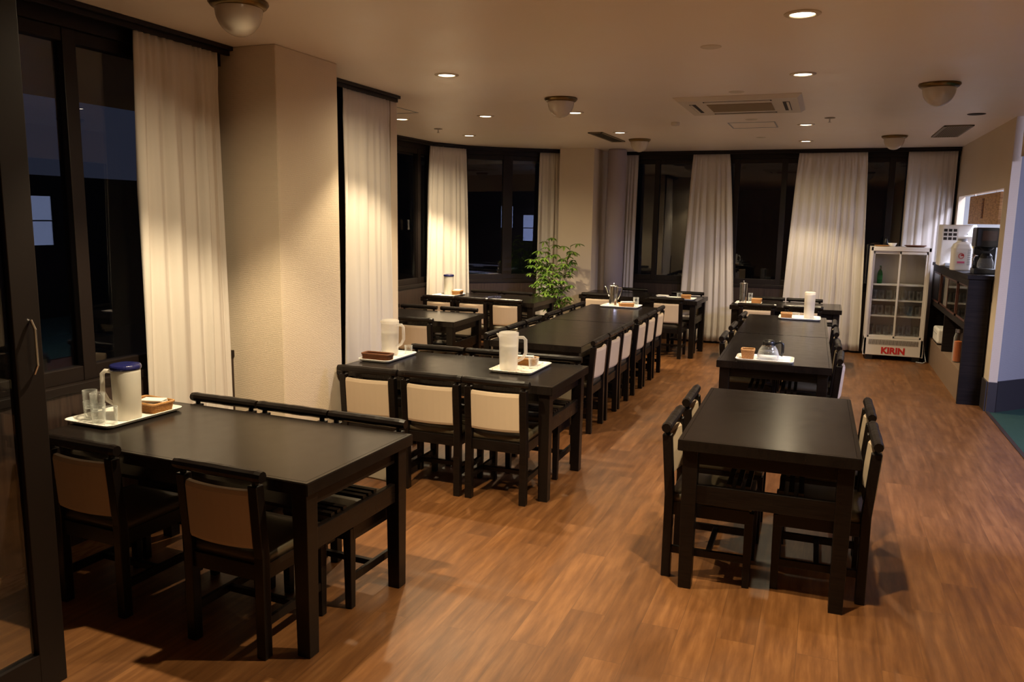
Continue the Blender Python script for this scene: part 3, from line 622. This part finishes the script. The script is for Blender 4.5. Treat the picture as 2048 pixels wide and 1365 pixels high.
# ---------------------------------------------------------------- ceiling things
def place_desc(x,y):
    return {(-2.38,4.88):'above the two-tray table',(-3.85,6.93):'above the left of the bare table behind the two-tray table',(-2.98,6.92):'left of the central row front table',
    (-3.86,8.5):'above the alcove table tray',(-2.12,6.89):'partly behind the glass bowl lamp over the central row',(-2.13,8.57):'over the far end of the central row',
    (-.17,3.93):'nearest the camera in the right-hand line',(-.21,5.48):'second in the right-hand line',(-.26,8.27):'beyond the air conditioner, third in the right-hand line',(-.30,9.93):'farthest of the right-hand line',
    (-2.12,2.74):'above the near-left table, out of the picture top',(-.16,2.95):'just before the bare near-right table, out of the picture top'}[(x,y)]
dl=None
for x,y,k in LAMPS:
    lab='lit round recessed downlight '+place_desc(x,y)
    if dl is None:
        dl=thing('downlight',lab,'ceiling light',(x,y,CEIL),0,'lit downlights')
        MB().lathe([(.055,-.006),(.062,-.009),(.078,-.004),(.080,-.0005),(.055,-.0005)],(0,0,0),32).build('trim_ring',M['ac'],dl,smooth=True)
        MB().lathe([(0,-.0035),(.05,-.0035),(.055,-.001)],(0,0,0),32).build('lamp_lens',M['bulb'],dl)
    else: dup(dl,(x,y,CEIL),0,lab)
    o=lamp_obj('downlight_beam','SPOT',(x,y,CEIL-.012),SPOT_W*k,WARM,spot_size=math.radians(104),spot_blend=.35,shadow_soft_size=.022)
    lamp_obj('downlight_spill','SPOT',(x,y,CEIL-.012),SPOT_W*k*.34,WARM,spot_size=math.radians(162),spot_blend=.7,shadow_soft_size=.05)
gl=None
for x,y,n in((-1.98,6.06,'over the central row'),(-2.09,9.35,'before the far windows at left'),(.62,6.10,'at upper right of the picture'),(.59,9.55,'before the far windows above the fridge'),(-2.46,2.98,'cut by the top picture edge')):
    lab='unlit glass bowl ceiling lamp with brass ring '+n
    if gl is None:
        gl=thing('bowl_lamp',lab,'ceiling light',(x,y,CEIL),0,'glass bowl lamps')
        MB().lathe([(0,0),(.125,0),(.128,-.008),(.118,-.022),(.105,-.030),(.095,-.030),(0,-.028)],(0,0,0),36).build('brass_ring',M['brass'],gl,smooth=True)
        pr=[(.102*cos(a),-.028-.118*sin(a)) for a in [i*HP/12 for i in range(13)]]; pr[-1]=(0,pr[-1][1])
        MB().lathe(pr,(0,0,0),36).build('glass_bowl',M['globe'],gl,smooth=True)
    else: dup(gl,(x,y,CEIL),0,lab)
# ceiling cassette air conditioner
ac=thing('air_conditioner','square yellowed cassette air conditioner set in the ceiling','air conditioner',(-.70,6.72,CEIL),0)
b=MB(); W_=.46
b.add([(-W_,-W_,-.004),(W_,-W_,-.004),(W_,W_,-.004),(-W_,W_,-.004),(-W_+.03,-W_+.03,-.028),(W_-.03,-W_+.03,-.028),(W_-.03,W_-.03,-.028),(-W_+.03,W_-.03,-.028),(-W_,-W_,-.0003),(W_,-W_,-.0003),(W_,W_,-.0003),(-W_,W_,-.0003)],[(0,1,5,4),(1,2,6,5),(2,3,7,6),(3,0,4,7),(4,5,6,7),(8,9,1,0),(9,10,2,1),(10,11,3,2),(11,8,0,3),(8,11,10,9)])
b.build('cover_panel',M['ac'],ac)
g=MB().span((-.24,-.22,-.031),(.24,.22,-.0285)).build('intake_grille',M['acmesh'],ac)
for (cx,cy,a,bb) in((0,-.345,.50,.05),(0,.345,.50,.05),(-.345,0,.05,.50),(.345,0,.05,.50)):
    s=MB().span((cx-a/2,cy-bb/2,-.0295),(cx+a/2,cy+bb/2,-.0285)).build('air_slot',M['slot'],ac)
    MB().box((cx*1.03,cy*1.03,-.031),(a*.95 if a>bb else .018,bb*.95 if bb>a else .018,.003)).build('louvre',M['ac'],s)
def vent(x0,y0,x1,y1,label):
    t=thing('ceiling_vent',label,'vent',((x0+x1)/2,(y0+y1)/2,CEIL),0,'slatted ceiling vents'); hx,hy=(x1-x0)/2,(y1-y0)/2
    MB().span((-hx,-hy,-.003),(hx,hy,-.0005)).build('backing',M['slot'],t)
    b=MB(); n=int(hx*2/.02); n=max(n,4)
    for i in range(n): 
        xx=-hx+(i+.5)*2*hx/n; b.box((xx,0,-.008),(.010,2*hy-.02,.002),0,0,.5)
    b.build('slats',M['metalgrey'],t)
    b=MB(); 
    for a in((-hx,-hy,hx,-hy+.02),(-hx,hy-.02,hx,hy),(-hx,-hy,-hx+.02,hy),(hx-.02,-hy,hx,hy)): b.span((a[0],a[1],-.012),(a[2],a[3],-.0005))
    b.build('frame',M['metalgrey'],t)
vent(-2.46,8.48,-2.30,9.52,'long narrow slatted vent in the ceiling before the column')
vent(.95,8.65,1.20,9.70,'slatted brown vent in the ceiling near the right wall')
def hatch(x0,y0,x1,y1,label):
    b=MB()
    for a in((x0,y0,x1,y0+.012),(x0,y1-.012,x1,y1),(x0,y0,x0+.012,y1),(x1-.012,y0,x1,y1)): b.span((a[0],a[1],CEIL-.003),(a[2],a[3],CEIL-.0004))
    o=b.build('access_hatch',M['grey']); tag(o,label,'ceiling hatch'); return o
hatch(-.95,7.97,-.52,8.45,'square access hatch frame in the ceiling beyond the air conditioner')
hatch(-3.9,6.15,-3.47,6.55,'square access hatch frame in the ceiling right of the second curtain')
def disc(x,y,r,label,name,mt,cat,h=.006,group=None):
    o=MB().lathe([(0,-.0004),(r,-.0004),(r,-h*.5),(r*.9,-h),(r*.4,-h*1.1),(0,-h*1.1)],(0,0,0),28).build(name,mt,smooth=False); o.location=(x,y,CEIL); tag(o,label,cat,group); return o
for x,y,n in((-.644,4.51,'nearest the camera'),(-.675,6.10,'just before the air conditioner'),(-.715,7.76,'just beyond the air conditioner'),(-.755,9.42,'nearest the far windows')):
    disc(x,y,.055,'small flush round ceiling cover, '+n,'ceiling_cover',M['ac'],'ceiling cover',.004,'flush ceiling covers')
disc(1.09,7.82,.07,'dark unlit round ceiling fitting near the right wall','unlit_downlight',M['slot'],'ceiling light',.005)
disc(-1.41,7.82,.04,'small round smoke detector left of the ceiling hatch','smoke_detector',M['ac'],'detector',.03)
for x,y,n in((-3.90,7.80,'above the alcove, over the bright curtain'),(-.05,7.80,'right of the ceiling hatch')):
    t=thing('sprinkler_head','small metal ceiling sprinkler '+n,'sprinkler',(x,y,CEIL),0,'ceiling sprinklers')
    MB().lathe([(0,-.0004),(.045,-.0004),(.045,-.004),(.02,-.007),(0,-.007)],(0,0,0),20).build('plate',M['metalgrey'],t)
    MB().lathe([(0,-.007),(.007,-.008),(.006,-.035),(.014,-.037),(.014,-.04),(0,-.04)],(0,0,0),12).build('nozzle',M['steel'],t)
# ---------------------------------------------------------------- drinks fridge
FX,FYY=.508,10.62; FW,FD,FH=.655,.36,1.375
fr=thing('drinks_fridge','white two-door glass drinks fridge with red lettering, before the far curtain','fridge',(FX+FW/2,FYY+FD/2,0),0)
hw,hd=FW/2,FD/2
b=MB(); b.span((-hw,-hd,.06),(-hw+.03,hd,FH)); b.span((hw-.03,-hd,.06),(hw,hd,FH)); b.span((-hw,hd-.02,.06),(hw,hd,FH)); b.span((-hw,-hd,FH-.05),(hw,hd,FH)); b.span((-hw,-hd,.06),(hw,hd,.27))
b.build('cabinet',M['fridge'],fr,bevel=.004)
b=MB(); b.span((-hw+.03,-hd+.005,.25),(-hw+.034,hd-.02,FH-.05)); b.span((-hw+.03,hd-.026,.27),(hw-.03,hd-.021,FH-.05)); b.build('lining',M['fridge_in'],fr)
for s,x0,x1,yy in((0,-hw+.03,.012,-hd+.018),(1,-.012,hw-.03,-hd+.006)):
    b=MB(); e=.022
    b.span((x0,yy,.275),(x0+e,yy+.01,FH-.05)); b.span((x1-e,yy,.275),(x1,yy+.01,FH-.05)); b.span((x0,yy,.275),(x1,yy+.01,.30)); b.span((x0,yy,FH-.085),(x1,yy+.01,FH-.05))
    d=b.build('sliding_door',M['fridge'],fr,bevel=.002); MB().span((x0+e,yy+.003,.30),(x1-e,yy+.006,FH-.085)).build('door_glass',glassy('fridge_glass_%d'%s,(.9,.9,.9),1.5),d)
SH=[.30,.545,.735,.925]
for z in SH: 
    b=MB(); b.span((-hw+.035,-hd+.04,z-.008),(hw-.035,hd-.03,z)); b.span((-hw+.035,-hd+.035,z-.014),(hw-.035,-hd+.045,z+.006)); b.build('shelf',M['plastic'],fr)
b=MB()
for i in range(38): b.box((-hw+.06+i*(FW-.12)/37,-hd-.0015,.222),(.006,.004,.06))
b.build('vent_slits',M['slot'],fr)
for sx in(-1,1): MB().span((sx*(hw-.07)-.04,-hd+.01,0),(sx*(hw-.07)+.04,hd-.03,.06)).build('foot',M['black'],fr)
def lettering(txt,size,loc,rot,mt,parent,ext=.001,name='lettering',offset=0,sx=1):
    c=bpy.data.curves.new(name,'FONT'); c.body=txt; c.size=size; c.extrude=ext; c.align_x='CENTER'; c.align_y='CENTER'; c.offset=offset
    tmp=bpy.data.objects.new('tmp',c); C.objects.link(tmp); bpy.context.view_layer.update()
    me=bpy.data.meshes.new_from_object(tmp.evaluated_get(bpy.context.evaluated_depsgraph_get())); bpy.data.objects.remove(tmp); me.materials.clear()
    o=bpy.data.objects.new(name,me); C.objects.link(o); c=me; o.location=loc; o.rotation_euler=rot; o.scale=(sx,1,1); c.materials.append(mt)
    if parent: o.parent=parent
    return o
lt=lettering('KIRIN',.105,(.004,-hd-.002,.118),(HP,0,0),M['red'],fr,.001,'lettering',.005,1.0); lt['label']='red KIRIN lettering'
# contents
def bottle(x,y,z,label):
    t=thing('glass_bottle',label,'bottle',(x,y,z),0)
    MB().lathe([(0,0),(.028,0),(.030,.01),(.030,.12),(.024,.145),(.012,.17),(.011,.215),(.0,.216)],(0,0,0),20).build('body',mat('green_glass_body',(.01,.16,.03),.12),t,smooth=True)
    MB().lathe([(.0305,.05),(.0305,.10)],(0,0,0),20).build('paper_label',mat('green_label',(.02,.22,.05),.5),t); MB().lathe([(.0135,.172),(.0135,.205)],(0,0,0),16).build('foil_collar',M['steel'],t)
fc=(FX+FW/2,FYY+FD/2)
bottle(fc[0]-.20,fc[1]-.03,.9252,'green beer bottle alone on the top shelf inside the drinks fridge')
g0=None
for sh,z in enumerate(SH[:3]):
    for i in range(7):
        for j in range(2):
            x=fc[0]-.25+i*.083; y=fc[1]-.06+j*.12; 
            lab='clear glass kept inside the drinks fridge on the %s shelf'%('bottom','second','third')[sh]
            if g0 is None: g0=glassware(x,y,z+.0002,lab,.11,.03,14,'glasses in the fridge')
            else: dup(g0,(x,y,z+.0002),0,lab,['glasses on the bottom fridge shelf','glasses on the second fridge shelf','glasses on the third fridge shelf'][sh])
g0['group']='glasses on the bottom fridge shelf'
# on top of the fridge
o=MB().lathe([(0,0),(.07,0),(.095,.012),(.09,.016),(0,.006)],(0,0,0),24).build('round_tray',M['wick']); o.location=(FX+.13,FYY+.16,FH+.0004); tag(o,'flat brown tray on the left top of the drinks fridge','tray')
o=MB().lathe([(0,0),(.030,0),(.035,.01),(.052,.045),(.049,.045),(.03,.012),(0,.008)],(0,0,0),24).build('serving_bowl',M['plastic'],smooth=True); o.location=(FX+.235,FYY+.13,FH+.0004); tag(o,'small patterned white bowl on top of the drinks fridge','bowl')
o=MB().lathe([(0,0),(.09,0),(.125,.018),(.12,.022),(0,.008)],(0,0,0),28).build('round_tray',M['wickd']); o.location=(FX+.49,FYY+.16,FH+.0004); tag(o,'wide dark tray on the right top of the drinks fridge','tray')
t=thing('dark_bottle','small black bottle standing on the fridge top at left','bottle',(FX+.17,FYY+.27,FH+.0004),0)
MB().lathe([(0,0),(.03,0),(.032,.02),(.032,.06),(.014,.085),(.014,.11),(0,.111)],(0,0,0),18).build('body',M['black'],t,smooth=True)
# power cable
o=MB().tube([(1.17,10.80,.28),(1.175,10.74,.22),(1.19,10.66,.10),(1.205,10.60,.02),(1.17,10.56,.007),(1.10,10.60,.007)],.006,8).build('power_cable',M['grey'],smooth=True); tag(o,'grey power cable beside the right foot of the drinks fridge','cable')
# ---------------------------------------------------------------- service counter
cu=thing('service_counter','long dark counter cupboard against the right wall below the hatch','counter',(1.33,9.45,0),0)
b=MB(); b.span((-.115,-1.17,1.165),(.095,1.48,1.20)); b.span((.095,-1.10,1.192),(.30,1.48,1.20)); b.build('counter_top',M['counter'],cu)
MB().span((-.10,-1.15,0),(.085,-1.11,1.165)).build('end_panel',M['counter'],cu,bevel=.002)
MB().span((-.10,1.42,0),(.085,1.46,1.165)).build('end_panel',M['counter'],cu,bevel=.002)
MB().span((.075,-1.11,.29),(.085,1.42,1.165)).build('back_panel',M['dado'],cu)
MB().span((-.10,-1.11,.70),(.075,1.42,.73)).build('shelf',M['counter'],cu)
pl=MB().span((-.085,-1.11,0),(.085,1.42,.29)).build('plinth',mat('worn_brown_plinth',(.20,.13,.085),.6),cu); pl['label']='worn brown plinth'
MB().span((-.09,.22,.29),(.075,.26,.70)).build('divider',M['counter'],cu)
b=MB(); b.span((-.10,-1.11,1.10),(-.085,1.42,1.165)); b.span((-.10,-1.11,.73),(-.085,1.42,.755)); b.build('door_track',M['counter'],cu)
rf=mat('reddish_door_frame',(.07,.022,.014),.4)
for i in range(4):
    y0=-1.10+i*.625; b=MB(); yy=-.097 if i%2 else -.087
    b.span((yy,y0,.755),(yy+.008,y0+.04,1.10)); b.span((yy,y0+.60,.755),(yy+.008,y0+.64,1.10)); b.span((yy,y0,.755),(yy+.008,y0+.64,.775)); b.span((yy,y0,1.08),(yy+.008,y0+.64,1.10))
    d=b.build('sliding_door',rf,cu); MB().span((yy+.002,y0+.04,.775),(yy+.005,y0+.60,1.08)).build('door_glass',M['glass'],d)
t=thing('paper_dispenser','white plastic box on the low plinth under the dark counter','box',(1.305,10.35,.2902),0)
MB().box((0,0,.10),(.12,.40,.165)).build('body',M['plastic'],t,bevel=.02); MB().box((0,0,.01),(.10,.34,.02)).build('base',M['black'],t)
MB().span((-.062,-.15,.12),(-.0595,.15,.126)).build('lid_seam',M['grey'],t)
t=thing('jar_of_snacks','tall clear jar of orange snacks on the low plinth under the counter','jar',(1.295,8.98,.2902),0)
MB().lathe([(0,0),(.042,0),(.045,.02),(.045,.25),(.030,.30),(.030,.31),(0,.31)],(0,0,0),24).build('glass',M['clear'],t,smooth=True)
MB().lathe([(0,.006),(.038,.01),(.040,.21),(0,.22)],(0,0,0),16).build('contents',M['orange'],t); MB().lathe([(0,.335),(.033,.335),(.035,.30),(0,.30)],(0,0,0),20).build('lid',M['steel'],t)
# things on the counter / in the hatch
CT=1.2002
t=thing('coffee_machine','wide white drinks machine with dark buttons at the far end of the hatch','drinks machine',(1.335,10.10,CT),0)
MB().box((0,0,.225),(.335,.30,.45)).build('body',M['plastic'],t,bevel=.012)
b=MB()
for i in range(3):
    for j in range(3): b.box((-.13+i*.046,-.152,.30+j*.045),(.034,.004,.030))
bb=b.build('buttons',M['slot'],t); bp=MB().box((.075,-.152,.33),(.17,.004,.13)).build('front_plate',M['paper'],t)
b=MB()
for k in (0,1): b.box((.08,-.155,.35-k*.035),(.008,.003,.008))
b.build('plate_dots',M['slot'],bp)
b=MB(); b.box((.0,-.165,.20),(.12,.03,.012)); b.box((0,-.17,.02),(.22,.05,.03)); b.build('drip_tray',M['grey'],t)
t=thing('white_jug','big white plastic jug with red and pink label on the counter','jug',(1.265,9.15,CT),.10)
rings=[(.165,.13,.03,0),(.172,.136,.03,.01),(.172,.136,.03,.22),(.15,.12,.04,.262),(.09,.08,.03,.285),(.085,.075,.03,.295)]
MB().add([(p[0],p[1],z) for w_,l_,r_,z in rings for p in rrect(w_,l_,r_)],[(i*24+j,i*24+(j+1)%24,(i+1)*24+(j+1)%24,(i+1)*24+j) for i in range(len(rings)-1) for j in range(24)]+[tuple(range(24))]).build('body',M['plastic'],t,bevel=.003)
MB().lathe([(0,.315),(.040,.315),(.043,.29),(.043,.286)],(0,0,0),20).build('cap',M['grey'],t)
b=MB(); b.box((-.015,-.0695,.125),(.075,.002,.12)); lb=b.build('label_patch',M['paper'],t)
MB().box((-.015,-.071,.082),(.066,.002,.018)).build('pink_band',mat('pink_print',(.75,.12,.25),.5),lb)
b=MB(); b.tube([(-.015+.024*cos(a),-.071,.145+.026*sin(a)) for a in [i*PI/4 for i in range(9)]],.0035,6); b.box((-.005,-.071,.152),(.028,.002,.014)); b.build('label_emblem',M['red'],lb)
b=MB()
for k in range(9): b.box((.055,-.0695,.06+k*.018),(.028,.0015,.006))
b.build('small_print',M['grey'],lb)
t=thing('coffee_maker','black drip coffee maker at the near end of the hatch counter','coffee maker',(1.395,8.62,CT),0)
MB().span((-.10,-.10,0),(.10,.12,.05)).build('base',M['black'],t,bevel=.006)
MB().span((-.09,.06,.05),(.09,.12,.34)).build('column',M['black'],t,bevel=.004)
MB().span((-.11,-.11,.25),(.11,.12,.43)).build('brew_head',M['black'],t,bevel=.012)
MB().span((-.06,-.114,.31),(.06,-.109,.40)).build('front_plate',mat('brown_smoked_plate',(.06,.035,.03),.25),t)
MB().lathe([(0,.272),(.05,.272),(.06,.24),(.03,.215),(0,.215)],(-.0,-.02,0),20).build('funnel',M['black'],t)
t=thing('coffee_decanter','glass decanter with black collar under the black coffee maker','decanter',(1.395,8.60,CT+.0505),PI)
MB().lathe([(0,0),(.060,0),(.068,.012),(.066,.06),(.050,.10),(.045,.11)],(0,0,0),24).build('bowl',M['clear'],t,smooth=True)
MB().lathe([(.051,.095),(.051,.12),(.035,.140),(0,.141)],(0,0,0),24).build('collar',M['black'],t)
MB().tube([(.05,0,.115),(.090,0,.12),(.105,0,.09),(.098,0,.03)],.010,8).build('handle',M['chrome'],t,smooth=True)
t=thing('beer_poster','white poster with gold star standing behind the big white jug','poster',(1.45,9.45,CT),0)
MB().span((-.19,-.003,0),(.14,.003,.33)).build('sheet',M['paper'],t)
b=MB(); pts=[(-.045+.05*cos(HP+i*PI/5)*(1 if i%2==0 else .42),-.006,.235+.05*sin(HP+i*PI/5)*(1 if i%2==0 else .42)) for i in range(10)]+[(-.045,-.006,.235)]
b.add(pts,[(i,(i+1)%10,10) for i in range(10)]); b.build('gold_star',M['gold'],t,solid=.001)
lettering('SAPPORO',.065,(-.03,-.005,.13),(HP,0,0),M['grey'],t,.0005,'lettering')
o=MB().box((0,0,.012),(.06,.18,.024),.0).build('folded_cloth',mat('dark_green_cloth',(.01,.09,.03),.8)); o.location=(1.26,10.62,CT); tag(o,'dark green folded cloth at the far end of the counter','cloth')
# hanging pine sign board in the hatch
t=thing('wooden_sign','knotty pine board hanging at the top of the serving hatch','sign',(1.465,9.42,1.66),0)
MB().span((-.012,-.85,0),(.012,.85,.30)).build('board',M['board'],t,bevel=.002)
b=MB(); b.box((-.014,0,.16),(.006,.10,.20)); pl=b.build('name_plate',M['wickd'],t)
b=MB()
for k in range(5):
    z=.235-k*.036; b.box((-.018,0,z),(.003,.05,.006)); b.box((-.018,.0,z-.012),(.003,.010,.018)); b.box((-.018,.018,z-.016),(.003,.02,.005),0,.5)
b.build('carved_characters',M['board'],pl)
for y in(-.6,.6): MB().tube([(0,y,.30),(0,y,.318)],.004,6).build('hanger',M['steel'],t)
LP_=emis('cool_reflection_glow',(.50,.60,1),.65)  # glow for panels added in the hall to supply bluish window reflections
for i,(y0,y1,z0,z1,n) in enumerate(((3.65,4.10,1.35,1.98,'nearest, small'),(4.38,5.22,1.02,1.75,'widest, in the middle'),(8.55,9.05,1.1,1.9,'farthest, tall'))):
    t=thing('reflection_panel','added glowing panel feeding bluish window reflections, far hall wall, '+n,'reflection panel',(4.598,(y0+y1)/2,(z0+z1)/2),0,'added reflection panels')
    hy,hz=(y1-y0)/2,(z1-z0)/2
    b=MB(); b.span((-.03,-hy,-hz),(0,-hy+.03,hz)); b.span((-.03,hy-.03,-hz),(0,hy,hz)); b.span((-.03,-hy,hz-.03),(0,hy,hz)); b.span((-.03,-hy,-hz),(0,hy,-hz+.03)); b.span((-.025,-hy,-.01),(0,hy,.01)); b.build('frame',M['black'],t)
    MB().span((-.02,-hy+.03,-hz+.03),(-.005,hy-.03,hz-.03)).build('lit_face',LP_,t)
# lamps' fittings for the cool rooms
t=thing('tube_lamp','bare cool-white tube lamp on the ceiling of the side hall','ceiling light',(2.7,4.7,CEIL),.3)
MB().box((0,0,-.0205),(1.25,.12,.04)).build('housing',M['plastic'],t); MB().tube([(-.58,0,-.052),(.58,0,-.052)],.014,10).build('tube',M['cool_tube'],t)
t=thing('tube_lamp','cool-white tube lamp on the kitchen ceiling beyond the hatch','ceiling light',(1.95,9.4,CEIL),HP)
MB().box((0,0,-.0205),(1.25,.12,.04)).build('housing',M['plastic'],t); MB().tube([(-.58,0,-.052),(.58,0,-.052)],.014,10).build('tube',M['cool_tube'],t)
